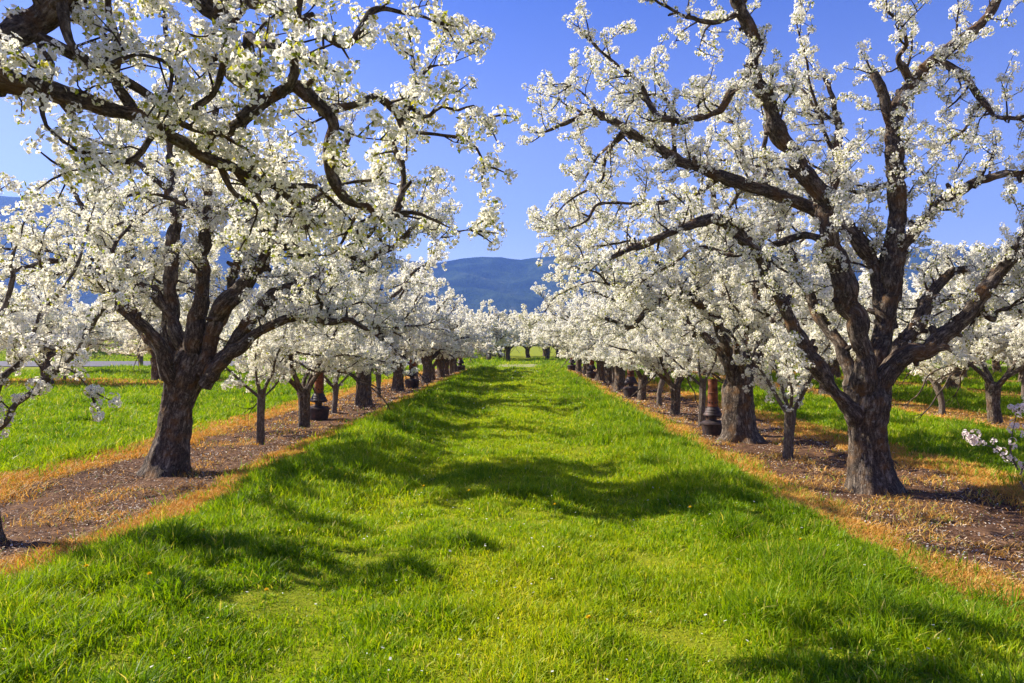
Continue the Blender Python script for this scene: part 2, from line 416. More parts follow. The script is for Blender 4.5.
# ------------------------------------------------------------------ tree growth
def nrm(v): return v/(np.linalg.norm(v)+1e-9)
def walk(r, p, d, L, r0, r1, step, wob, up, out=None, outw=0.):
    n = max(2, int(L/step)); P = [p]; st = L/n; d = nrm(d)
    for k in range(n):
        d = d+r.normal(size=3)*wob; d[2] += up
        if out is not None: d = d+out*outw
        d = nrm(d); p = p+d*st; P.append(p)
    return np.array(P), np.linspace(r0, r1, n+1)
def twiggery(r, limbs, gtw, par, k2=5, k3=4):
    zmin = par.get('zmin', .95)
    """secondary branches and twigs on the limbs; returns blossom positions and directions"""
    BP = []; BD = []
    def blossoms(P, rad, gap, rmax, skip=0.):
        seg = np.linalg.norm(np.diff(P, axis=0), axis=1); s = np.concatenate([[0], np.cumsum(seg)]); L = s[-1]
        u = skip+gap*r.random()
        while u < L:
            k = min(np.searchsorted(s, u)-1, len(seg)-1); k = max(k, 0); tt = (u-s[k])/max(seg[k], 1e-6)
            p = P[k]*(1-tt)+P[k+1]*tt; rr = rad[k]
            if rr < rmax:
                dd = r.normal(size=3); dd[2] += .55; dd = nrm(dd); BP.append(p+dd*(rr+r.uniform(.01, par['spur']))); BD.append(dd)
            u += gap*r.uniform(.5, 1.6)
        d = nrm(P[-1]-P[-2]); BP.append(P[-1]+d*.01); BD.append(d)
    for (P, rad, skip) in limbs:
        seg = np.linalg.norm(np.diff(P, axis=0), axis=1); s = np.concatenate([[0], np.cumsum(seg)]); L = s[-1]
        u = skip+par['gap2']*r.random()
        blossoms(P, rad, par['gapb']*1.5, .075, skip*.8)
        while u < L:
            k = max(0, min(np.searchsorted(s, u)-1, len(seg)-1)); tt = (u-s[k])/max(seg[k], 1e-6)
            p = P[k]*(1-tt)+P[k+1]*tt; ld = nrm(P[k+1]-P[k]); rr = rad[k]
            q = r.normal(size=3); q = nrm(q-ld*np.dot(q, ld)); d = nrm(q*1.0+ld*r.uniform(.1, .8)+np.array([0, 0, r.uniform(-.25, .7)]))
            L2 = par['len2']*r.uniform(.45, 1.25)*(1.0-.35*u/L); rb = min(rr*.5, par['r2']*r.uniform(.6, 1.2))
            P2, R2 = walk(r, p, d, L2, rb, rb*.35, .11, par['wob'], par['up'])
            if P2[-1][2] < zmin: u += par['gap2']; continue
            tube(gtw, P2, R2, k2, 0, 0, cap=False)
            blossoms(P2, R2, par['gapb'], .06, .10)
            s2 = np.linspace(0, L2, len(P2)); v = .12+par['gap3']*r.random()
            while v < L2:
                k = max(0, min(np.searchsorted(s2, v)-1, len(P2)-2)); p3 = P2[k]+(P2[k+1]-P2[k])*((v-s2[k])/(s2[k+1]-s2[k]+1e-9)); l2 = nrm(P2[k+1]-P2[k])
                q = r.normal(size=3); q = nrm(q-l2*np.dot(q, l2)); d3 = nrm(q+l2*.5+np.array([0, 0, .35]))
                L3 = par['len3']*r.uniform(.4, 1.5); P3, R3 = walk(r, p3, d3, L3, .0058*par.get('tw', 1), .0026*par.get('tw', 1), .07, .22, .07)
                if P3[-1][2] > zmin: tube(gtw, P3, R3, k3, 0, 0, cap=False); blossoms(P3, R3, par['gapb'], .1, .05)
                v += par['gap3']*r.uniform(.6, 1.5)
            u += par['gap2']*r.uniform(.55, 1.5)
        if len(P) > 2:   # leading twigs at the limb's end
            for _ in range(3):
                d = nrm(P[-1]-P[-2])+r.normal(size=3)*.5; P3, R3 = walk(r, P[-1], d, par['len2']*.6, .009, .003, .08, .22, .06)
                tube(gtw, P3, R3, k3, 0, 0, cap=False); blossoms(P3, R3, par['gapb'], .1)
    return np.array(BP), np.array(BD)

PAR_OLD = dict(gap2=.155, len2=.62, r2=.015, gap3=.105, len3=.20, gapb=.052, spur=.055, wob=.30, up=.07, tw=1.)
PAR_HERO = dict(gap2=.17, len2=.60, r2=.015, gap3=.12, len3=.20, gapb=.068, spur=.05, wob=.30, up=.07, tw=1.)
PAR_YOUNG = dict(gap2=.13, len2=.40, r2=.008, gap3=.11, len3=.16, gapb=.050, spur=.05, wob=.2, up=.08, tw=.8, zmin=.75)
def flare(th, s, seed=0, amt=.55):
    return 1+amt*np.exp(-s/.15)*(1+.55*np.sin(3*th+seed)+.4*np.sin(5*th+2*seed))+.05*np.sin(4*th+seed+s*1.5)+.04*np.sin(7*th-s*3)

def foliage(gt, gl, root):      # thin twigs with their young leaves
    gl.mi = [np.full(len(q), 1, np.int32) for q in gl.f]; off = gt.n
    gt.v += gl.v; gt.f += [q+off for q in gl.f]; gt.tone += gl.tone; gt.co += gl.co; gt.mi += gl.mi; gt.n += gl.n
    return gt.obj('foliage', [M['twig'], M['leaf']], root, True, True)
def hero_tree(name, base, trunk, limbs, label, cat, group, seed, par, lod=0, bark='bark', leafp=.8, csc=1., extra=None, local=True, petal='petal', flr=.75, detail=1., forks=0, slim=.88):
    """trunk: [(point, radius)], limbs: [([points], r0, r1, skip)] in world space; all meshes stored relative to the base"""
    r = np.random.default_rng(seed); base = np.array(base, float)
    root = empty(name, tuple(base)); tag(root, label, cat, group)
    P = np.array([p for p, _ in trunk])-base; rad = [q for _, q in trunk]
    P = np.vstack([P[0]-[0, 0, .12], P]); rad = [rad[0]]+rad
    Q, rr, _ = resample(P, rad, .022/detail); g = Geo()
    tube(g, Q, rr, int(72*detail) if detail >= 1 else 32, .013 if rad[0] > .1 else .003, 0, seed, True, lambda th, s: flare(th, s, seed, flr)); g.obj('trunk', M[bark], root, True, True)
    LL = []
    for n_, (pts, r0, r1, skip) in enumerate(limbs):
        r0 *= slim; r1 *= slim
        P = np.array(pts)-base
        # gnarl: kinks between the given points
        Q, rr, u = resample(P, np.linspace(r0, r1, len(P))**1.0, .03 if r0 > .03 else .05)
        wv = np.stack([vnoise(np.stack([u*1.6, u*0+n_*9.1+k*3.3+seed, u*0], -1), 5) for k in range(3)], -1)*.055+np.stack([vnoise(np.stack([u*5, u*0+n_*7.7+k*2.3+seed, u*0], -1), 6) for k in range(3)], -1)*.032+np.stack([vnoise(np.stack([u*13, u*0+n_*5.7+k*4.3+seed, u*0], -1), 6) for k in range(3)], -1)*.006
        Q = Q+wv*sm(0, .4, u)[:, None]
        knot = 1+.20*vnoise(np.stack([u*4, u*0+n_*3.1, u*0+seed], -1), 8)+.14*vnoise(np.stack([u*11, u*0+n_*3.1, u*0+seed], -1), 9)
        g = Geo(); tube(g, Q, rr*knot, 30 if r0 > .07 else 14 if r0 > .03 else 8, .007 if r0 > .05 else .003, n_*2., seed+n_, True)
        if r0 > .03:
            for q in range(int(u[-1]/.28)):
                m_ = r.integers(int(len(Q)*.15), len(Q)-2); T_ = nrm(Q[m_+1]-Q[m_]); qd = r.normal(size=3); qd = nrm(qd-T_*np.dot(qd, T_)+T_*.3+[0, 0, .2])
                rs = min(.028, rr[m_]*.42)*r.uniform(.6, 1.2); Ls = rr[m_]+r.uniform(.02, .09)
                tube(g, np.array([Q[m_]+qd*Ls*k for k in (0, .5, .8, 1.)]), [rs*1.5, rs*1.3, rs*1.05, rs*.8], 9, .004, q*1.3, seed+q)
        g.obj('limb', M[bark], root, True, True); LL.append((Q, rr, skip))
    lens = np.array([len(q[0])*(q[1][0] > .035) for q in LL], float); base_LL = list(LL)
    for q in range(forks):               # smaller limbs forking off the main ones
        Q0, r0_, sk = base_LL[r.choice(len(base_LL), p=lens/lens.sum())]; m_ = int(len(Q0)*r.uniform(.38, .92)); rr0 = r0_[m_]
        o_ = Q0[m_]*[1, 1, 0]; o_ = o_/(np.linalg.norm(o_)+.3); qd = r.normal(size=3); qd[2] = abs(qd[2])*.6-.25
        P2, R2 = walk(r, Q0[m_], nrm(o_*.5+qd), r.uniform(.9, 1.8), min(.035, rr0*.6), .009, .16, .24, .01, o_, .03)
        Q2, rr2, _ = resample(P2, R2, .05); g = Geo(); tube(g, Q2, rr2, 8, .003, q*1.7, seed+q); g.obj('limb', M[bark], root, True, True); LL.append((Q2, rr2, .1))
    gt = Geo(); gb = Geo(); gl = Geo()
    BP, BD = twiggery(r, LL, gt, par); pass
    if extra is not None: BP = np.vstack([BP, extra[0]-base]); BD = np.vstack([BD, extra[1]])
    put_clusters(gb, gl, BP, BD, csc, lod, r, leafp)
    foliage(gt, gl, root); gb.obj('blossom', M[petal], root, False)
    print(name, 'clusters', len(BP)); return root

def proto_tree(name, kind, seed, lod, lean=0.):
    """a free-standing tree at the origin: kind old / medium / young"""
    r = np.random.default_rng(seed); root = empty(name)
    if kind == 'old':
        th, tr, nl, LL_, el, par = r.uniform(.95, 1.2), r.uniform(.19, .24), 7, (3.2, 4.2), (46, 70), dict(PAR_OLD, zmin=1.3)
    elif kind == 'medium':
        th, tr, nl, LL_, el, par = r.uniform(.65, .85), r.uniform(.11, .13), 5, (2.4, 3.1), (48, 68), dict(PAR_OLD, zmin=1.15)
    else:
        th, tr, nl, LL_, el, par = r.uniform(.75, .95), r.uniform(.055, .07), 5, (1.1, 1.7), (44, 68), dict(PAR_YOUNG)
    if lod == 1: par.update(gap3=par['gap3']*1.15, gapb=par['gapb']*1.12)
    if lod == 2: par.update(gap2=par['gap2']*1.3, gap3=par['gap3']*1.6, gapb=par['gapb']*1.25, tw=1.6)
    csc = (1., 1.12, 1.38)[lod]; bark = 'bark' if kind != 'young' else 'bark_young'
    g = Geo(); top = np.array([r.normal()*.06, r.normal()*.06, th])
    P = np.array([[0, 0, -.12], [0, 0, 0], top*[.4, .4, .5]+[r.normal()*.02, r.normal()*.02, 0], top]); rad = [tr*1.05, tr*1.0, tr*.9, tr*1.12]
    Q, rr, _ = resample(P, rad, (.04, .06, .12)[lod]); tube(g, Q, rr, (40, 24, 14)[lod], .010 if kind != 'young' else .003, 0, seed, True, lambda a, s: flare(a, s, seed, .35))
    limbs = []; az0 = r.uniform(0, 6.3)
    for k in range(nl):
        az = az0+k*2*math.pi/nl+r.normal()*.2; e_ = R(r.uniform(*el)) if k % 3 or kind == 'young' else R(r.uniform(*el)+12)
        d = np.array([math.cos(az)*math.cos(e_), math.sin(az)*math.cos(e_), math.sin(e_)]); o_ = np.array([math.cos(az), math.sin(az), 0])
        L = r.uniform(*LL_); r0 = tr*r.uniform(.42, .58)
        P, rd = walk(r, top*.86+o_*tr*.3, d, L, r0, r0*.13+.004, .28, .17, .022, o_, .03)
        rd = r0*(1-np.linspace(0, 1, len(rd))**.8*.85); Q, rr, _ = resample(P, rd, .09)
        limbs.append((Q, rr, .35 if kind != 'young' else .2)); tube(g, Q, rr, (14, 10, 6)[lod], .004 if kind != 'young' else 0, k*2., seed+k)
        if kind != 'young':        # a fork from the limb
            for _ in range(4 if kind == 'old' else 3):
                m_ = r.integers(int(len(P)*.25), int(len(P)*.75)); q = r.normal(size=3); q[2] = q[2]*.4-.12
                P2, rd2 = walk(r, P[m_], nrm(o_*.8+q*.9), L*r.uniform(.4, .62), rd[m_]*.6, .012, .2, .22, .0, o_, .03)
                Q2, rr2, _ = resample(P2, rd2, .09); limbs.append((Q2, rr2, .15)); tube(g, Q2, rr2, (10, 8, 5)[lod], 0, k*3., seed+k)
    g.obj('trunk', M[bark], root, True, True)
    gt = Geo(); gb = Geo(); gl = Geo(); BP, BD = twiggery(r, limbs, gt, par, 4 if lod else 5, 3); kp = BP[:, 2] > par.get('zmin', .95)*.93; BP, BD = BP[kp], BD[kp]
    put_clusters(gb, gl, BP, BD, csc, lod, r, .55)
    foliage(gt, gl, root); gb.obj('blossom', M['petal'], root, False)
    print(name, kind, lod, 'clusters', len(BP), 'top', BP[:, 2].max(), 'rad', np.abs(BP[:, :2]).max()); return root

GL, GR_ = 'pear trees in the row left of the grass alley', 'pear trees in the row right of the grass alley'

# --- the big tree on the right
def pix(lst, Y0, Y1, pw=1.):
    n = len(lst); return [at(x, y, Y0+(Y1-Y0)*(k/(n-1))**pw) for k, (x, y) in enumerate(lst)]
b = at(873, 487, 8.4); b[2] = float(height(np.array([b[0]]), np.array([b[1]]))[0])
trunk = [(b, .235), (at(870, 455, 8.4), .205), (at(867, 425, 8.4), .205), (at(868, 398, 8.4), .235), (at(872, 372, 8.4), .17)]
limbs = [
 (pix([(868, 440), (860, 418), (836, 390), (797, 326), (769, 273), (744, 238), (718, 220), (690, 224), (663, 236), (629, 249), (609, 262)], 8.42, 7.0, 1.5), .12, .02, .9),
 (pix([(890, 330), (868, 255), (830, 214), (780, 193), (718, 179), (676, 161), (640, 140), (604, 118), (584, 111), (560, 123), (545, 130)], 8.5, 8.9), .11, .014, .5),
 (pix([(868, 405), (863, 366), (848, 302), (830, 243), (821, 197), (800, 165), (783, 137), (765, 105), (749, 73), (757, 46), (742, 12), (728, -20)], 8.35, 7.5), .135, .05, 1.2),
 (pix([(872, 410), (875, 370), (885, 302), (896, 245), (897, 197), (895, 169), (899, 122), (913, 88), (934, 60), (962, 35), (990, 7), (1010, -25)], 8.4, 8.7), .15, .045, 1.2),
 (pix([(893, 300), (905, 245), (941, 199), (969, 183), (997, 175), (1024, 172), (1065, 160), (1110, 170)], 8.45, 7.9), .085, .02, .7),
 (pix([(876, 420), (885, 388), (908, 359), (941, 335), (973, 302), (1006, 257), (1028, 228), (1060, 190), (1090, 130)], 8.35, 7.6), .13, .04, 1.0),
 (pix([(876, 400), (893, 357), (916, 322), (937, 290), (965, 268), (1000, 276), (1040, 260)], 8.6, 9.8), .12, .03, .8),
 (pix([(858, 405), (842, 363), (822, 318), (797, 269), (781, 232), (776, 200), (765, 150), (770, 100)], 8.7, 10.4), .095, .025, .9),
 (pix([(895, 140), (890, 108), (878, 77)], 8.55, 8.45), .062, .048, 3),
 (pix([(749, 75), (720, 110), (690, 122), (655, 115), (640, 88), (610, 60), (590, 45)], 7.7, 7.5), .05, .012, .1),
 (pix([(830, 243), (805, 235), (770, 244), (735, 255), (700, 245), (670, 262), (640, 285)], 8.3, 9.6), .05, .012, .3),
 (pix([(913, 88), (900, 60), (905, 40), (890, 10)], 8.6, 8.2), .045, .015, .1),
 (pix([(934, 60), (960, 75), (985, 110), (1010, 120), (1040, 118)], 8.6, 8.0), .05, .015, .1),
 (pix([(830, 200), (840, 150), (835, 100), (825, 75)], 8.6, 9.0), .06, .02, .1),
 (pix([(676, 161), (672, 120), (660, 98), (640, 100)], 8.8, 8.5), .032, .012, .1),
 (pix([(623, 131), (605, 160), (600, 185), (580, 200), (560, 215)], 8.9, 9.4), .028, .008, .1),
 (pix([(600, 116), (590, 104), (578, 92), (570, 84)], 8.8, 8.6), .02, .006, .05),
 (pix([(581, 112), (572, 108), (562, 104), (556, 98)], 8.9, 9.1), .018, .005, .05),
 (pix([(718, 179), (690, 195), (650, 200), (610, 200), (585, 225), (565, 230)], 8.8, 8.2), .035, .008, .2),
 (pix([(973, 302), (990, 320), (1010, 310), (1040, 325)], 8.0, 8.6), .04, .012, .1),
 (pix([(780, 193), (750, 160), (735, 130), (700, 110)], 8.7, 9.6), .035, .01, .2),
 (pix([(742, 12), (700, 25), (670, 10), (640, -10)], 7.6, 7.2), .035, .01, .1),
]
hero_tree('pear_tree', b, trunk, limbs, 'largest old pear tree in bloom, thick many-limbed trunk at right of the alley', 'tree', GR_, 11, PAR_HERO, lod=3, csc=.96, leafp=.85, forks=15)

# --- the second tree of the right row
b = at(739, 437, 13.0); b[2] = 0
trunk = [(b, .27), (at(738, 415, 13), .25), (at(739, 385, 13), .25), (at(741, 365, 13), .22)]
limbs = [
 (pix([(733, 385), (722, 340), (707, 307), (686, 294), (663, 296), (640, 318), (628, 326), (604, 320)], 12.9, 11.6), .12, .025, .8),
 (pix([(742, 375), (738, 330), (728, 290), (722, 240), (714, 190), (710, 150)], 13, 12.6), .12, .03, .9),
 (pix([(748, 380), (765, 335), (790, 300), (815, 270), (835, 240)], 13, 13.3), .11, .03, .9),
 (pix([(735, 380), (715, 345), (690, 325), (668, 300), (645, 280), (620, 300), (595, 290)], 13.2, 14.6), .09, .02, .8),
 (pix([(743, 370), (755, 310), (758, 250), (770, 200), (765, 165)], 13.1, 14), .10, .03, .9),
 (pix([(745, 380), (740, 340), (760, 320), (775, 300)], 12.9, 11), .08, .03, .8),
 (pix([(663, 296), (640, 280), (610, 285), (590, 270), (565, 262)], 12.0, 11.6), .04, .01, .1),
 (pix([(686, 294), (660, 262), (640, 240), (600, 245), (575, 250)], 12.2, 12.8), .045, .01, .1),
]
hero_tree('pear_tree', b, trunk, limbs, 'old pear tree with straight thick trunk beside the nearest rusty heater', 'tree', GR_, 12, PAR_OLD, leafp=.5, detail=.6, forks=26)

# --- the big tree on the left
b = at(167, 468, 9.7); b[2] = float(height(np.array([b[0]]), np.array([b[1]]))[0])
trunk = [(b, .25), (at(172, 440, 9.7), .205), (at(178, 405, 9.7), .195), (at(188, 375, 9.7), .245), (at(196, 352, 9.7), .19)]
limbs = [
 (pix([(176, 385), (164, 365), (143, 327), (115, 294), (90, 273), (55, 262), (20, 270)], 9.6, 8.6), .11, .02, .9),
 (pix([(184, 365), (176, 322), (156, 298), (123, 269), (100, 240), (80, 200), (70, 165)], 9.8, 10.6), .10, .02, .9),
 (pix([(182, 375), (172, 343), (168, 294), (170, 245), (172, 215), (168, 175), (169, 135), (160, 100)], 9.85, 10.6), .125, .05, 1.2),
 (pix([(192, 362), (201, 302), (201, 261), (205, 220), (214, 180), (205, 140), (215, 105)], 9.6, 9.1), .12, .035, 1.0),
 (pix([(200, 372), (221, 316), (246, 281), (268, 253), (294, 228), (325, 195), (345, 165), (350, 130)], 9.6, 8.8), .13, .03, 1.1),
 (pix([(205, 378), (228, 348), (255, 315), (283, 287), (318, 276), (343, 273), (378, 259), (402, 246), (420, 225)], 9.6, 9.0), .12, .02, 1.1),
 (pix([(205, 385), (229, 352), (262, 327), (297, 313), (322, 320), (345, 318), (372, 330)], 9.5, 8.7), .10, .018, 1.0),
 (pix([(190, 370), (215, 330), (235, 280), (250, 230), (265, 190), (270, 150)], 9.8, 11.2), .10, .03, 1.0),
 (pix([(180, 370), (150, 340), (140, 300), (130, 260), (140, 220)], 9.9, 11.6), .09, .02, .9),
 (pix([(294, 228), (330, 225), (365, 235), (395, 215), (430, 220)], 9.0, 8.5), .045, .01, .2),
 (pix([(168, 190), (140, 165), (115, 150), (90, 140)], 10.3, 9.8), .05, .015, .2),
 (pix([(205, 220), (180, 200), (150, 190), (120, 200)], 9.2, 8.6), .045, .012, .2),
 (pix([(268, 253), (262, 220), (240, 190), (235, 160)], 9.2, 8.8), .045, .012, .2),
]
hero_tree('pear_tree', b, trunk, limbs, 'big old pear tree in bloom, leaning trunk at left of the alley', 'tree', GL, 21, PAR_HERO, lod=3, csc=1.0, leafp=.8, forks=34)

# --- the tree out of frame at the left, its limbs hang over the top left
b = np.array([-4.5, 3.0, 0.])
tp = np.array([-4.4, 3.1, 1.35])
trunk = [(b, .25), (b+[0.02, 0, .6], .22), (tp, .24), (tp+[.03, 0, .2], .18)]
limbs = [
 ([tp, tp+[.5, .1, .7]] + pix([(-60, 72), (0, 84), (35, 88), (88, 97), (133, 109), (160, 124), (193, 144), (218, 158), (242, 165), (275, 185), (300, 215)], 3.45, 4.4), .085, .02, 3.0),
 ([tp, tp+[.4, .15, 1.0]] + pix([(-50, 55), (0, 35), (30, 22), (62, 4), (95, -14), (150, -20), (190, -2), (211, 14), (232, 28), (228, 63), (246, 81), (260, 102), (239, 119), (218, 137)], 3.5, 4.2), .085, .04, 2.7),
 (pix([(239, 119), (262, 103), (281, 95), (300, 95), (318, 112), (331, 130), (328, 169), (342, 197), (363, 204), (387, 218), (402, 190), (405, 162), (398, 140)], 4.0, 4.6), .05, .018, .2),
 (pix([(281, 95), (295, 75), (296, 50), (300, 20), (310, -10)], 4.05, 3.8), .033, .015, .1),
 (pix([(211, 14), (239, 2), (281, 20), (310, 38), (340, 52), (365, 35), (388, 17), (416, 21), (433, 27)], 3.9, 4.4), .05, .006, .1),
 (pix([(318, 112), (345, 108), (380, 104), (402, 119), (405, 130), (419, 138), (451, 140), (472, 147), (482, 165)], 4.3, 4.7), .034, .005, .1),
 (pix([(402, 119), (412, 107), (430, 116), (445, 102), (462, 105), (480, 102), (490, 113)], 4.5, 4.7), .022, .005, .05),
 (pix([(405, 110), (418, 85), (437, 70), (455, 60), (462, 42)], 4.5, 4.8), .016, .005, .05),
 (pix([(387, 218), (412, 210), (432, 217), (452, 226), (472, 229)], 4.5, 4.7), .018, .004, .1),
 (pix([(133, 109), (118, 80), (122, 50), (110, 20), (112, -20)], 3.9, 3.7), .035, .015, .2),
 (pix([(62, 4), (70, 40), (95, 55), (120, 45), (150, 60), (150, 90)], 3.6, 3.6), .03, .008, .1),
 (pix([(39, 46), (56, 67), (54, 88), (53, 112), (60, 135), (78, 155)], 3.5, 3.5), .017, .006, .1),
 (pix([(160, 124), (140, 150), (120, 160), (95, 165), (70, 175)], 3.9, 3.7), .02, .006, .1),
 (pix([(218, 158), (230, 190), (255, 210), (250, 240)], 4.1, 4.3), .022, .006, .1),
 (pix([(275, 185), (310, 190), (330, 205), (360, 225)], 4.3, 4.4), .022, .006, .1),
 (pix([(246, 81), (215, 60), (190, 65), (165, 50), (160, 20)], 4.0, 4.2), .03, .008, .1),
 (pix([(363, 204), (350, 225), (335, 250), (310, 258)], 4.5, 4.6), .014, .004, .1),
 ([tp, tp+[-.6, -.3, .9], tp+[-1.5, -.6, 1.9], tp+[-2.1, -.8, 3.0]], .11, .03, 1.0),
 ([tp, tp+[-.3, .6, 1.0], tp+[-.6, 1.0, 2.0], tp+[-.5, 1.2, 3.0]], .11, .03, 1.2),
]
par = dict(PAR_OLD); par.update(gap2=.12, len2=.30, gap3=.10, len3=.12, gapb=.074, r2=.008)
hero_tree('pear_tree', b, trunk, limbs, 'old pear tree out of frame whose gnarled limbs overhang the upper left', 'tree', GL, 31, par, lod=3, leafp=1., csc=1.0, forks=9, slim=.80)

# --- the young tree cut by the left edge
b = np.array([-4.47, 6.2, 0.])
trunk = [(b, .085), (b+[0, 0, .4], .07), (b+[-.03, 0, .85], .07)]
top = b+[-.03, 0, .75]
limbs = [
 ([top] + pix([(0, 421), (41, 384), (82, 343), (102, 314), (119, 281)], 6.1, 5.8), .032, .008, .25),
 ([top] + pix([(-8, 400), (5, 370), (25, 350), (50, 310), (75, 270), (85, 235), (95, 200)], 6.2, 6.6), .034, .006, .25),
 ([top] + pix([(-15, 400), (-4, 340), (15, 290), (20, 240), (35, 205)], 6.2, 6.3), .035, .006, .25),
 ([top] + pix([(-20, 400), (-30, 330), (-20, 260), (-10, 200)], 6.2, 6.0), .035, .006, .25),
 ([top] + pix([(-30, 420), (-80, 380), (-120, 300), (-130, 230)], 6.2, 5.6), .035, .006, .25),
 (pix([(41, 384), (55, 365), (70, 362), (82, 385)], 5.95, 5.8), .012, .004, .05),
]
par = dict(PAR_YOUNG); par.update(gap2=.17, len2=.36)
hero_tree('young_pear_tree', b, trunk, limbs, 'young pear tree cut off by the left edge, thin branches of white blossom', 'tree', GL, 41, par, leafp=.5, bark='bark_young')

# --- whip-like sapling at the right edge
b = np.array([4.98, 7.1, 0.]); 
trunk = [(b, .016), (b+[-.08, 0, .12], .014), (b+[-.18, 0, .3], .011)]
limbs = [(pix([(1018, 470), (1009, 450), (1006, 430), (1010, 405)], 7.1, 7.1), .010, .004, .1),
 (pix([(1012, 462), (995, 452), (985, 446), (967, 437)], 7.1, 7.0), .006, .003, .1),
 (pix([(1020, 475), (1028, 450), (1024, 425), (1030, 400)], 7.1, 7.2), .009, .004, .1)]
par = dict(PAR_YOUNG); par.update(gap2=.22, len2=.10, r2=.004, gap3=.3, len3=.05, gapb=.07, spur=.02, zmin=.05)
hero_tree('pear_sapling', b, trunk, limbs, 'tiny bare sapling with pink tinged flowers at the right edge', 'sapling', None, 51, par, leafp=.2, bark='bark_young', petal='petal_pink', csc=.9)

# ------------------------------------------------------------------ the rest of the rows
PR = {}
def place(kind, lod, var, x, y, rz, sc, name, label, group):
    key = (kind, lod, var)
    if key not in PR:
        root = proto_tree(name, kind, 1000+hash_(kind)*100+lod*10+var, lod); PR[key] = root; o_ = root
    else: o_ = copy_tree(PR[key]); o_.name = name
    o_.location = (x, y, float(height(np.array([x*1.]), np.array([y*1.]))[0])-.01); o_.rotation_euler = (0, 0, rz); o_.scale = (sc, sc, sc)
    tag(o_, label, 'tree', group); return o_
def hash_(k): return {'old': 1, 'medium': 2, 'young': 3}[k]
NUM = 'first second third fourth fifth sixth seventh eighth ninth tenth eleventh twelfth thirteenth fourteenth fifteenth sixteenth seventeenth eighteenth nineteenth twentieth'.split()
KN = {'old': 'pear_tree', 'medium': 'pear_tree', 'young': 'young_pear_tree'}
left = [('young', 0, 0, -4.42, 12.6, 'slim young pear tree just behind the big leaning trunk on the left'),
 ('medium', 0, 0, -4.50, 15.4, 'forked pear tree in front of the rusty heater in the left row'),
 ('young', 0, 1, -4.58, 18.2, 'slim young pear tree just behind the rusty heater in the left row'),
 ('old', 1, 0, -4.40, 20.8, None), ('young', 1, 0, -4.42, 23.2, None), ('old', 1, 1, -4.45, 26.9, None), ('young', 1, 1, -4.2, 30.3, None),
 ('old', 1, 2, -4.2, 33, None), ('medium', 1, 0, -4.2, 35.6, None), ('old', 2, 0, -4.1, 38.4, None), ('old', 2, 1, -4.15, 41.5, None), ('medium', 2, 0, -4.1, 44.0, None), ('old', 2, 2, -4.1, 46.8, None)]
right = [('young', 0, 1, 3.88, 10.7, 'small young pear tree between the two biggest trunks on the right'),
 ('young', 0, 0, 3.68, 15.0, 'slim young pear tree just behind the nearest rusty heater on the right'),
 ('medium', 0, 0, 3.70, 17.7, 'forked pear tree behind two slim trunks in the right row'),
 ('young', 1, 0, 3.8, 20.2, None), ('medium', 1, 0, 3.7, 22.5, None), ('old', 1, 0, 3.7, 27.5, None), ('young', 1, 1, 3.75, 29.6, None), ('old', 1, 1, 3.84, 31.8, None),
 ('old', 1, 2, 3.78, 35.2, None), ('old', 2, 0, 3.75, 39.4, None), ('medium', 2, 0, 3.77, 42.8, None), ('old', 2, 1, 3.7, 46.6, None)]
W = {'old': 'thick-trunked old pear tree', 'medium': 'middle-sized pear tree', 'young': 'slim young pear tree'}
for side, lst, grp, base_n in (('left', left, GL, 3), ('right', right, GR_, 3)):
    for k, (kd, lod, var, x, y, lab) in enumerate(lst):
        lab = lab or '%s, %s from the far end of the row %s of the alley' % (W[kd], NUM[len(lst)-1-k], side)
        if k == len(lst)-1: lab = 'last pear tree at the far end of the row %s of the alley' % side
        place(kd, lod, var, x, y, [.4, 5.3, 3.7, 5.0, 1.2, 2.9, 4.4][k % 7]+(0 if side == 'left' else .9), (1.0 if kd != 'old' else (.97, .97, .84)[lod])+.05*math.sin(k*2.3), KN[kd], lab, grp)
# rows to the right
r2 = [('medium', 0, 0, 9.9, 15.4, 1.1), ('young', 1, 0, 9.87, 17.3, 1.), ('old', 1, 1, 10.0, 20.4, .95), ('old', 1, 0, 10.1, 24.4, 1.), ('medium', 1, 0, 10, 27.6, 1.), ('old', 1, 2, 10, 31., 1.), ('old', 2, 0, 10, 35, 1.), ('old', 2, 1, 10, 39.5, 1.), ('old', 2, 2, 10, 44, 1.)]
for k, (kd, lod, var, x, y, sc) in enumerate(r2):
    lab = ['twin-stemmed pear tree near the right edge, in the second row', 'thin young pear tree beside the twin-stemmed tree in the second row on the right'][k] if k < 2 else '%s, %s in the second row to the right of the alley' % (W[kd], NUM[k])
    place(kd, lod, var, x, y, 1.3*k+.5, sc, KN[kd], lab, 'pear trees in the second row on the right')
r3 = [('old', 1, 0, 16.1, 20.), ('young', 1, 1, 16, 23.5), ('old', 1, 1, 15.8, 27), ('young', 1, 0, 16.2, 29.6), ('old', 1, 2, 16, 33), ('old', 2, 0, 16, 37.5), ('old', 2, 2, 16, 42), ('old', 2, 1, 16, 47)]
for k, (kd, lod, var, x, y) in enumerate(r3):
    place(kd, lod, var, x, y, 1.7*k+.2, 1., KN[kd], '%s, %s in the third row to the right of the alley' % (W[kd], NUM[k]), 'pear trees in the third row on the right')
for k in range(6):
    place('old', 2, k % 3, 22.3+.3*math.sin(k*3), 28.5+4.3*k, 1.1*k, 1., 'pear_tree', 'old pear tree, %s in the fourth row to the right of the alley' % NUM[k], 'pear trees in the fourth row on the right')
for k in range(4):
    place('old', 2, (k+1) % 3, 28.5, 35+4.6*k, 1.9*k, 1., 'pear_tree', 'old pear tree, %s in the fifth row to the right of the alley' % NUM[k], 'pear trees in the fifth row on the right')
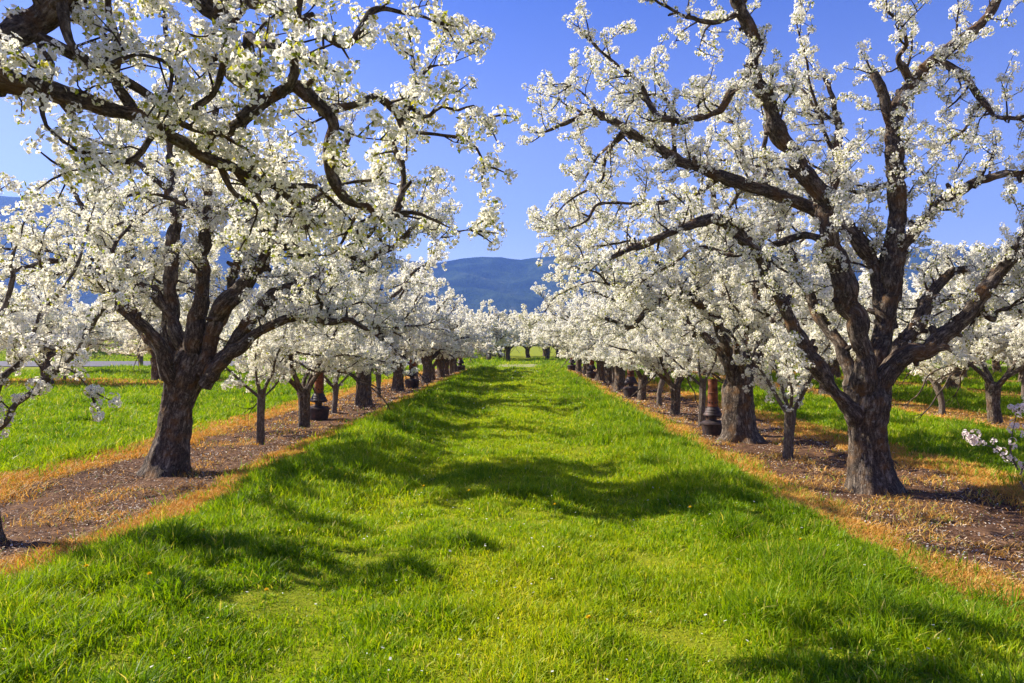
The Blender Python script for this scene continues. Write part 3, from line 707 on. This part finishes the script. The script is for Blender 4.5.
# field edge on the left
lf = [('old', 1, 1, -19.3, 30.2), ('old', 1, 0, -16.9, 34.4), ('old', 1, 2, -24.0, 33), ('young', 1, 1, -21.3, 34.6), ('old', 2, 0, -28, 32), ('medium', 1, 0, -14.2, 33.6), ('old', 2, 1, -13.0, 41.5), ('old', 2, 2, -19.5, 44), ('old', 2, 1, -26.5, 43), ('old', 2, 0, -10.8, 47.5)]
LFL = ['pear tree at the field edge on the left, its trunk nearest of that group', 'pear tree at the field edge, trunk standing just left of the big leaning trunk']
for k, (kd, lod, var, x, y) in enumerate(lf):
    lab = LFL[k] if k < 2 else '%s, %s in the group at the far edge of the left field' % (W[kd], NUM[k])
    place(kd, lod, var, x, y, 2.3*k+.8, 1.0, KN[kd], lab, 'pear trees at the edge of the left field')
# orchard beyond the lane
far = []
rr_ = np.random.default_rng(5)
far.append((at(508, 360, 84)[0], 84)); far.append((at(489, 361, 80)[0], 80)); far.append((at(547, 360, 86)[0], 86)); far += [(at(528, 360, 101)[0], 101.), (at(567, 360, 92)[0], 92.), (at(468, 360, 90)[0], 90.)]
line = [0]*6; order = [0]*6
for li, yy_ in enumerate((92, 100, 112)):
    cnt_ = 0
    for x_ in np.arange(-60, 62, 6.4):
        if abs(x_) < .72*yy_+4 and not (yy_ < 95 and -7 < x_ < 5): far.append((x_+rr_.normal()*.8, yy_+rr_.normal()*1.0)); line.append(li); order.append(cnt_); cnt_ += 1
for k, (x, y) in enumerate(far):
    lab = ['blossoming tree with a grey trunk standing centrally beyond the far end of the alley', 'blossoming tree standing by the low rail beyond the alley', 'dark-trunked blossoming tree right of centre beyond the gravel track'][k] if k < 3 else ['tree closing the view exactly at the alley axis beyond the track', 'blossoming tree behind the far end of the right row, beyond the track', 'blossoming tree behind the far end of the left row, beyond the track'][k-3] if k < 6 else 'white blossoming tree in the %s line beyond the lane, %s from the left' % (NUM[line[k]], NUM[order[k]])
    place('old', 2, k % 3, x, y, rr_.uniform(0, 6.3), rr_.uniform(1.2, 1.4), 'pear_tree', lab, 'pear trees in the distant orchard')

# ------------------------------------------------------------------ orchard heaters
m, t, o = mat('rusty_steel'); geo = N(t, 'ShaderNodeTexCoord').outputs['Object']
nf = noise(t, geo, 7, 6, .7)
princ(t, o, ramp(t, nf, [(.34, (.03, .013, .010)), (.52, (.16, .048, .02)), (.74, (.34, .12, .04))]), .8, noise(t, geo, 40, 4), .004, .3, 1.); M['rust'] = m
m, t, o = mat('sooty_steel'); geo = N(t, 'ShaderNodeTexCoord').outputs['Object']
princ(t, o, ramp(t, noise(t, geo, 9, 5, .7), [(.35, (.016, .012, .014)), (.55, (.05, .035, .035)), (.75, (.14, .06, .04))]), .6, noise(t, geo, 50, 4), .003, .4, 1., .3); M['soot'] = m
def lathe(prof, n=36):
    prof = np.array(prof); th = np.linspace(0, 2*np.pi, n, endpoint=False); k = len(prof)
    v = np.stack([prof[:, 0][:, None]*np.cos(th), prof[:, 0][:, None]*np.sin(th), np.repeat(prof[:, 1][:, None], n, 1)], -1).reshape(-1, 3)
    i = np.arange(k-1)[:, None]*n; j = np.arange(n)[None]
    return v, np.stack([i+j, i+(j+1) % n, i+n+(j+1) % n, i+n+j], -1).reshape(-1, 4)
def part(name, mt, root, prof, smooth=False, n=36, off=(0, 0, 0)):
    g = Geo(); v, f = lathe(prof, n); g.add(v+np.array(off), f); return g.obj(name, mt, root, smooth)
def make_heater():
    root = empty('orchard_heater')
    bowl = part('bowl', M['soot'], root, [(.001, 0), (.20, 0), (.215, .02), (.245, .25), (.262, .255), (.262, .275), (.24, .28), (.235, .272), (.001, .272)])
    part('bowl_lid', M['soot'], root, [(.238, .276), (.236, .292), (.19, .315), (.09, .33), (.001, .332)])
    part('filler_cap', M['rust'], bowl, [(.045, .285), (.045, .33), (.001, .333)], n=14, off=(.15, -.08, 0))
    part('burner_neck', M['soot'], root, [(.085, .325), (.075, .36), (.08, .40), (.10, .41)])
    part('louvre_cone', M['soot'], root, [(.10, .405), (.185, .42), (.20, .44), (.196, .462), (.165, .50), (.172, .508), (.14, .55), (.147, .558), (.118, .60), (.112, .62)])
    st = part('stack', M['rust'], root, [(.108, .615), (.112, .64), (.106, .65), (.104, .9), (.110, .905), (.110, .92), (.103, .93), (.098, 1.16), (.106, 1.17), (.106, 1.20), (.094, 1.20), (.093, 1.0)])
    g = Geo()
    for q in range(1):
        zc = .68
        for a in np.linspace(0, 2*np.pi, 10, endpoint=False):
            c = np.array([math.cos(a), math.sin(a), 0]); s_ = np.array([-math.sin(a), math.cos(a), 0]); p = c*.106+np.array([0, 0, zc])
            V = [p-s_*.016-c*.004, p+s_*.016-c*.004, p+s_*.014+c*.012+[0, 0, .045], p-s_*.014+c*.012+[0, 0, .045], p-s_*.014-c*.004+[0, 0, .052], p+s_*.014-c*.004+[0, 0, .052]]
            g.add(V, [(0, 1, 2, 3), (3, 2, 5, 4), (0, 3, 4, 4), (1, 5, 2, 2)])
    g.obj('vent', M['soot'], st, False)
    return root
heat = make_heater()
spots = [(-4.57, 16.75, 1.0, 'rusty orchard heater with tall stack behind the forked tree in the left row'),
 (3.6, 13.8, .88, 'rusty orchard heater with round black bowl by the thick trunk on the right'),
 (3.55, 23.6, 1.05, 'orange rusted orchard heater, second heater along the right row'),
 (-4.15, 28.4, 1.15, 'dark rusty orchard heater, second heater along the left row'),
 (3.6, 37.2, 1.1, 'rusted orchard heater, third heater along the right row'),
 (3.4, 48.4, 1.2, 'rusted orchard heater closing the far end of the right row'),
 (-3.85, 48.2, 1.2, 'rusted orchard heater closing the far end of the left row')]
for k, (x, y, s, lab) in enumerate(spots):
    o = heat if k == 0 else copy_tree(heat)
    z = float(height(np.array([x]), np.array([y]))[0])-.01
    o.location = (x, y, z); o.rotation_euler = (R(1.5*math.sin(k*4)), R(1.5*math.cos(k*3)), k*1.3+.5); o.scale = (s, s, s)
    tag(o, lab, 'orchard heater', 'orchard heaters along the rows')

# ------------------------------------------------------------------ grass
def visible(x, y, pad=1.):
    return (np.abs(x-(512-VX)*y/F) < 512/F*y+pad)
def blades(g, x, y, hgt, wid, bend, tone, r, seg=2):
    n = len(x); z = height(x, y); az = r.uniform(0, 2*np.pi, n); fa = r.uniform(0, 2*np.pi, n)
    dx, dy = np.cos(az)*bend*hgt, np.sin(az)*bend*hgt; sx_, sy_ = np.cos(fa)*wid*.5, np.sin(fa)*wid*.5
    lv = ((0, 1.), (.5, .85), (1., .12)) if seg == 2 else ((0, 1.), (.35, 1.), (.7, .7), (1., .08))
    V = []
    for u, ww in lv:
        cx, cy_, cz = x+dx*u*u, y+dy*u*u, z-.01+hgt*u*(1-.35*np.minimum(bend, 1.3)*u)
        V.append(np.stack([cx-sx_*ww, cy_-sy_*ww, cz], -1)); V.append(np.stack([cx+sx_*ww, cy_+sy_*ww, cz], -1))
    V = np.stack(V, 1); k = V.shape[1]
    F_ = np.array([(2*q, 2*q+1, 2*q+3, 2*q+2) for q in range(len(lv)-1)])
    ff = F_[None]+(np.arange(n)*k)[:, None, None]
    g.add(V.reshape(-1, 3), ff.reshape(-1, 4), np.repeat(tone, k))
def scatter(x0, x1, y0, y1, dens, r, pad=.6):
    """density per square metre falling with distance"""
    out = []
    y = y0
    while y < y1:
        dy = max(.25, y*.05); ya = min(y+dy, y1); yc = (y+ya)/2
        a = max(x0, (512-VX-512)*ya/F-pad); b_ = min(x1, (512+512-VX)*ya/F+pad)
        if b_ > a:
            n = int(dens(yc)*(ya-y)*(b_-a)); out.append((r.uniform(a, b_, n), r.uniform(y, ya, n)))
        y = ya
    return np.concatenate([q[0] for q in out]), np.concatenate([q[1] for q in out])
r = np.random.default_rng(77); g = Geo()
def grass_pass(x0, x1, y0, y1, base, seg, hs=1.):
    dens = lambda y: base*min(1, (5./y)**1.55)
    x, y = scatter(x0, x1, y0, y1, dens, r)
    soil, dry = zones(x, y)
    clump = n2(x, y, .34, 81, 2); big = n2(x, y, 1.6, 85, 2); fine = n2(x, y, .11, 88)
    mid = np.exp(-((x+.1)/1.1)**2)*(np.abs(x) < 3.2)
    tracks = (np.exp(-((x+1.2)/.4)**2)+np.exp(-((x-.95)/.4)**2))
    keep = r.random(len(x)) > np.clip(dry*.90+soil*.1, 0, 1)
    keep &= r.random(len(x)) < np.clip(.9+.5*clump-.25*tracks, .25, 1)
    hgt = (.085+.075*clump+.05*big+.03*fine)*(1-.42*mid)*(1-.30*tracks)*hs*r.uniform(.55, 1.35, len(x))
    edge = np.exp(-((x+2.5)/.55)**2)+np.exp(-((x-2.1)/.55)**2); hgt = hgt*(1+.35*edge)
    tuft = sm(.30, .62, n2(x, y, .42, 141, 1)); hgt = hgt*(1+.75*tuft)
    hgt = np.clip(hgt, .02, .30)
    tone = .42+.15*r.normal(size=len(x))+.20*big+.14*mid-.16*clump+.08*tracks+.12*n2(x, y, .7, 91)
    tone = np.where(r.random(len(x)) < .05, r.uniform(.9, 1, len(x)), np.clip(tone-.10*tuft, 0, .88))
    wid = np.maximum(.0045, .0011*y**.85*1.0)*r.uniform(.7, 1.3, len(x))*(1.55 if seg == 3 else 1.6)
    bend = r.uniform(.1, 1.0, len(x))
    k = keep; blades(g, x[k], y[k], hgt[k]*(1+.012*y[k]), wid[k], bend[k], tone[k], r, seg)
    print('blades', k.sum())
grass_pass(-3.7, 3.3, 2.6, 8, 9000, 3); grass_pass(-3.7, 3.3, 8, 20, 9000, 2); grass_pass(-3.6, 3.2, 20, 54, 9500, 2)
grass_pass(-30, -5.9, 7, 56, 6500, 2, 1.15); grass_pass(5.4, 9.2, 6.5, 54, 6500, 2, 1.1); grass_pass(10.8, 36, 14, 54, 3000, 2, 1.1)
grass_pass(-70, -8, 77, 96, 1500, 2, 1.3); grass_pass(-8, 60, 64, 90, 1500, 2, 1.3); grass_pass(-8, 12, 54, 64, 5000, 2, .8)
tag(g.obj('grass', M['grass'], smooth=True), 'bright green spring grass of the alley and the side fields', 'grass', kind='stuff')
g = Geo()
def dry_pass(x0, x1, y0, y1, base):
    dens = lambda y: base*min(1, (6./y)**1.5)
    x, y = scatter(x0, x1, y0, y1, dens, r); soil, dry = zones(x, y)
    patch = n2(x, y, .5, 95, 2)
    p = dry*(1-soil)*1.0+soil*(.03+.12*(patch > .12))
    k = r.random(len(x)) < p*np.clip(.8+.6*patch, .2, 1); x, y = x[k], y[k]; n = len(x)
    hgt = r.uniform(.03, .10, n)*(1+.4*patch[k]); wid = np.maximum(.0042, .0011*y**.85)*r.uniform(.7, 1.3, n)*1.3
    tone = np.where(r.random(n) < .12, 1., np.clip(.45+.2*r.normal(size=n)+.2*patch[k], 0, .88))
    blades(g, x, y, hgt, wid, r.uniform(.3, 1.5, n), tone, r, 2); print('dry', n)
dry_pass(-7.2, -2.6, 3.5, 52, 9500); dry_pass(2.1, 6.6, 3.5, 52, 9500); dry_pass(8.6, 17.6, 11, 52, 3500); dry_pass(-32, -12, 27, 38, 5000)
tag(g.obj('dry_grass', M['dry']), 'orange dead grass fringing the bare soil strips', 'dry grass', kind='stuff')

# litter on the soil: fallen petals, bark chips and twigs
m, t, o = mat('bark_litter'); princ(t, o, ramp(t, attr(t, 'tone'), [(0, (.03, .014, .008)), (.5, (.15, .07, .038)), (.8, (.38, .23, .13)), (1, (.60, .48, .36))]), .9); M['litter'] = m
def flat_bits(name, mt, n0, size, tone, label, cat, zone='soil', asp=.7, lift=.006, fld=12):
    g = Geo()
    for (x0, x1, y0) in ((-6.8, -2.9, 3.6), (2.4, 6.4, 3.6), (9.0, 11.2, 12), (-2.9, 2.4, 3.2)):
        x, y = scatter(x0, x1, y0, 52, lambda y: n0*min(1, (6./y)**1.6), r); soil, dry = zones(x, y)
        pr = soil if zone == 'soil' else np.maximum(soil, .25*dry+.05)
        k = r.random(len(x)) < pr*np.clip(.55+1.0*n2(x, y, .8, 99, 2), .05, 1); x, y = x[k], y[k]; n = len(x)
        s = size*r.uniform(.5, 1.4, n)*np.maximum(1, y/9.); a = r.uniform(0, 6.3, n); z = height(x, y)+lift+.02*r.random(n)+np.where(dry[k]+soil[k] < .2, .05, 0)
        u = np.stack([np.cos(a), np.sin(a), r.normal(size=n)*.25], -1)*s[:, None]; v = np.stack([-np.sin(a), np.cos(a), r.normal(size=n)*.3], -1)*(s*asp*r.uniform(.5, 1.2, n))[:, None]
        p = np.stack([x, y, z], -1); V = np.stack([p-u-v*.7, p+u*.8-v, p+u+v*.8, p-u*.7+v], 1)
        g.add(V.reshape(-1, 3), (np.arange(4)[None]+np.arange(n)[:, None]*4), np.repeat(tone(n), 4))
    tag(g.obj(name, mt, smooth=False), label, cat, kind='stuff')
flat_bits('fallen_petals', M['petal'], 420, .007, lambda n: r.uniform(.4, 1, n), 'white petals fallen on the soil strips and scattered in the grass', 'petals', 'all')
flat_bits('soil_litter', M['litter'], 2600, .014, lambda n: r.uniform(0, 1, n)**1.5, 'brown clods, chips and twigs strewn over the soil strips', 'litter', 'soil', .35)

# dandelions in the alley
M['dandelion'] = leafy('dandelion_yellow', [(0, (.75, .50, .01)), (1, (.85, .68, .03))], .2, .7)
M['stem'] = leafy('flower_stem', [(0, (.12, .22, .03)), (1, (.2, .3, .04))], .3)
root = empty('dandelion'); g = Geo(); tube(g, [(0, 0, -.02), (.004, 0, .05), (.0, .004, .115)], [.002, .002, .002], 6); g.obj('stem', M['stem'], root)
g = Geo()
for q in range(46):
    a = q*2.4; rr = .004+.013*(q/46); el = 1.3-1.1*(q/46); d = np.array([math.cos(a)*math.cos(el), math.sin(a)*math.cos(el), math.sin(el)]); s_ = np.array([-math.sin(a), math.cos(a), 0])*.002
    p = np.array([0, .004, .113]); g.add([p-s_, p+s_, p+d*(.017)+s_*1.2, p+d*(.017)-s_*1.2], [(0, 1, 2, 3)], random.random())
g.obj('flower_head', M['dandelion'], root, False)
dsp = [(172, 531), (180, 535), (205, 549), (85, 588), (265, 609), (480, 467), (555, 512), (640, 478), (690, 520), (470, 500), (800, 560), (330, 478), (424, 492), (590, 640), (150, 600)]
for k, (px_, py_) in enumerate(dsp):
    o = root if k == 0 else copy_tree(root); Y = 1184/(py_-346+12); x = (px_-VX)*Y/F
    o.location = (x, Y, float(height(np.array([x]), np.array([Y]))[0])+.015); o.rotation_euler = (0.1*math.sin(k*5), .12*math.cos(k*7), k)
    tag(o, 'small yellow dandelion in the alley grass, %s from the left' % NUM[sorted(range(len(dsp)), key=lambda q: dsp[q][0]).index(k)], 'flower', 'dandelions in the alley grass')

# ------------------------------------------------------------------ far things
m, t, o = mat('weathered_wood'); geo = N(t, 'ShaderNodeTexCoord').outputs['Object']
princ(t, o, ramp(t, noise(t, geo, 6, 5), [(.3, (.07, .05, .035)), (.7, (.20, .15, .11))]), .9); M['wood'] = m
m, t, o = mat('insulator'); princ(t, o, (.7, .7, .68), .3); M['ins'] = m
def box(g, x0, x1, y0, y1, z0, z1):
    v = [(x, y, z) for z in (z0, z1) for x, y in ((x0, y0), (x1, y0), (x1, y1), (x0, y1))]
    g.add(v, [(0, 3, 2, 1), (4, 5, 6, 7), (0, 1, 5, 4), (1, 2, 6, 5), (2, 3, 7, 6), (3, 0, 4, 7)])
def make_pole():
    root = empty('utility_pole'); g = Geo(); z = np.linspace(-.3, 12.1, 14); tube(g, np.stack([z*0, z*0, z], -1), np.linspace(.15, .10, 14), 12); g.obj('pole', M['wood'], root)
    g = Geo(); box(g, -1.2, 1.2, .10, .20, 11.35, 11.47); ca = g.obj('crossarm', M['ins'], root, False)
    for x in (-1.1, -.45, .45, 1.1):
        v, f = lathe([(.03, 11.472), (.06, 11.50), (.035, 11.54), (.06, 11.58), (.03, 11.63), (.001, 11.64)], 10); g = Geo(); g.add(v+np.array([x, .15, 0]), f); g.obj('insulator', M['ins'], ca)
    return root
pole = make_pole()
for k, (x, y, s, lab) in enumerate([(at(141, 300, 56)[0], 56., 1., 'wooden utility pole rising behind the big leaning tree on the left'), (at(632, 300, 104)[0], 104., 1.03, 'utility pole with pale crossarm beyond the right row')]):
    o = pole if k == 0 else copy_tree(pole); o.location = (x, y, float(height(np.array([x]), np.array([y]))[0])); o.scale = (s, s, s)
    tag(o, lab, 'utility pole', 'utility poles')
root = empty('rail_fence', (at(488, 350, 82)[0], 82., float(height(np.array([-3.5]), np.array([82.]))[0])))
tag(root, 'low dark wooden rail fence beyond the gravel track', 'fence')
for zz in (.55, .98):
    g = Geo(); box(g, -1.9, 1.9, -.05, .05, zz, zz+.13); g.obj('rail', M['wood'], root, False)
for x in (-1.8, 0, 1.8):
    g = Geo(); box(g, x-.07, x+.07, .053, .19, -.3, 1.2); g.obj('post', M['wood'], root, False)
# shrubs on the bank and by the track
def shrub(x, y, s, label, name='shrub', n=900, grp='shrubs on the bank', hz=1.):
    r3_ = np.random.default_rng(int(abs(x)*10+y)); z = float(height(np.array([x*1.]), np.array([y*1.]))[0])
    root = empty(name, (x, y, z)); tag(root, label, 'shrub', grp)
    g = Geo()
    for q in range(7):
        d = nrm(np.array([r3_.normal(), r3_.normal(), 2.])); P, rd = walk(r3_, np.array([0, 0, -.05]), d, s*.8, .03, .008, .15, .2, .02); tube(g, P, rd, 5)
    g.obj('stems', M['wood'], root); g = Geo()
    d = r3_.normal(size=(n, 3)); d /= np.linalg.norm(d, axis=1)[:, None]; rad = r3_.uniform(.45, 1., n)**.6*(1+.35*vnoise(d*2.2+x, 4))
    p = d*rad[:, None]*np.array([s, s*.8, s*.55*hz])+[0, 0, s*.5*hz]; p[:, 2] = np.abs(p[:, 2]); sz = r3_.uniform(.05, .12, n)[:, None]
    u = r3_.normal(size=(n, 3)); v = np.cross(u, r3_.normal(size=(n, 3))); u /= np.linalg.norm(u, axis=1)[:, None]; v /= np.linalg.norm(v, axis=1)[:, None]
    V = np.stack([p-u*sz, p-v*sz*.6, p+u*sz, p+v*sz*.6], 1); g.add(V.reshape(-1, 3), np.arange(4)[None]+np.arange(n)[:, None]*4, np.repeat(r3_.uniform(0, 1, n), 4))
    g.obj('foliage', M['shrub'], root, False)
shrub(at(95, 340, 84)[0], 84, 3.0, 'large round green shrub on the bank across the lane at left')
shrub(at(62, 340, 90)[0], 90, 2.4, 'smaller green shrub left of the large round one on the bank')
shrub(at(20, 340, 92)[0], 92, 2.6, 'green shrub on the bank at the far left edge')
shrub(at(250, 340, 88)[0], 88, 2.2, 'green shrub on the bank right of the big leaning trunk')
shrub(at(470, 364, 66)[0], 66.5, 1.1, 'pale leafless looking shrub at the far end of the left row', n=350, grp=None, hz=1.8)
shrub(at(490, 340, 98)[0], 90, 2.6, 'yellow green bush behind the rail fence', n=1200, grp=None, hz=1.5)

# dark conifer wood at the mountain's foot
g = Geo(); r4 = np.random.default_rng(9); cnt = 0
for q in range(900):
    Y = r4.uniform(380, 560); x = r4.uniform(-.78, .78)*Y; H = r4.uniform(18, 25)*(.8+.2*n2(np.array([x]), np.array([Y]), 60, 3)[0])*Y/430
    nl_ = 11; base_r = H*r4.uniform(.18, .28)
    for L in range(nl_):
        u = L/nl_; zz = H*(.06+.94*u); rr = base_r*(1-u)**.85+.25; kk = 9; th = np.linspace(0, 2*np.pi, kk, endpoint=False)+r4.uniform(0, 6)
        jag = rr*r4.uniform(.6, 1.25, kk); top_ = np.array([x, Y, zz+H/nl_*1.35])
        V = np.vstack([np.stack([x+np.cos(th)*jag, Y+np.sin(th)*jag, zz-jag*.25+0*th], -1), top_]); jj = np.arange(kk)
        g.add(V, np.stack([jj, (jj+1) % kk, np.full(kk, kk), np.full(kk, kk)], -1), r4.random())
tag(g.obj('treeline', M['conifer'], smooth=False), 'dark evergreen wood at the foot of the mountain', 'wood', kind='stuff')

# ------------------------------------------------------------------ air
m, t, o = mat('haze'); v = N(t, 'ShaderNodeVolumePrincipled')
v.inputs['Color'].default_value = (.17, .34, 1.0, 1); v.inputs['Density'].default_value = .00018; v.inputs['Anisotropy'].default_value = .2
t.links.new(v.outputs[0], o.inputs['Volume'])
g = Geo(); box(g, -3300, 3300, -20, 3300, -6, 620); o = g.obj('haze', m, smooth=False); tag(o, 'thin blue air between the orchard and the mountain', 'haze', kind='stuff')
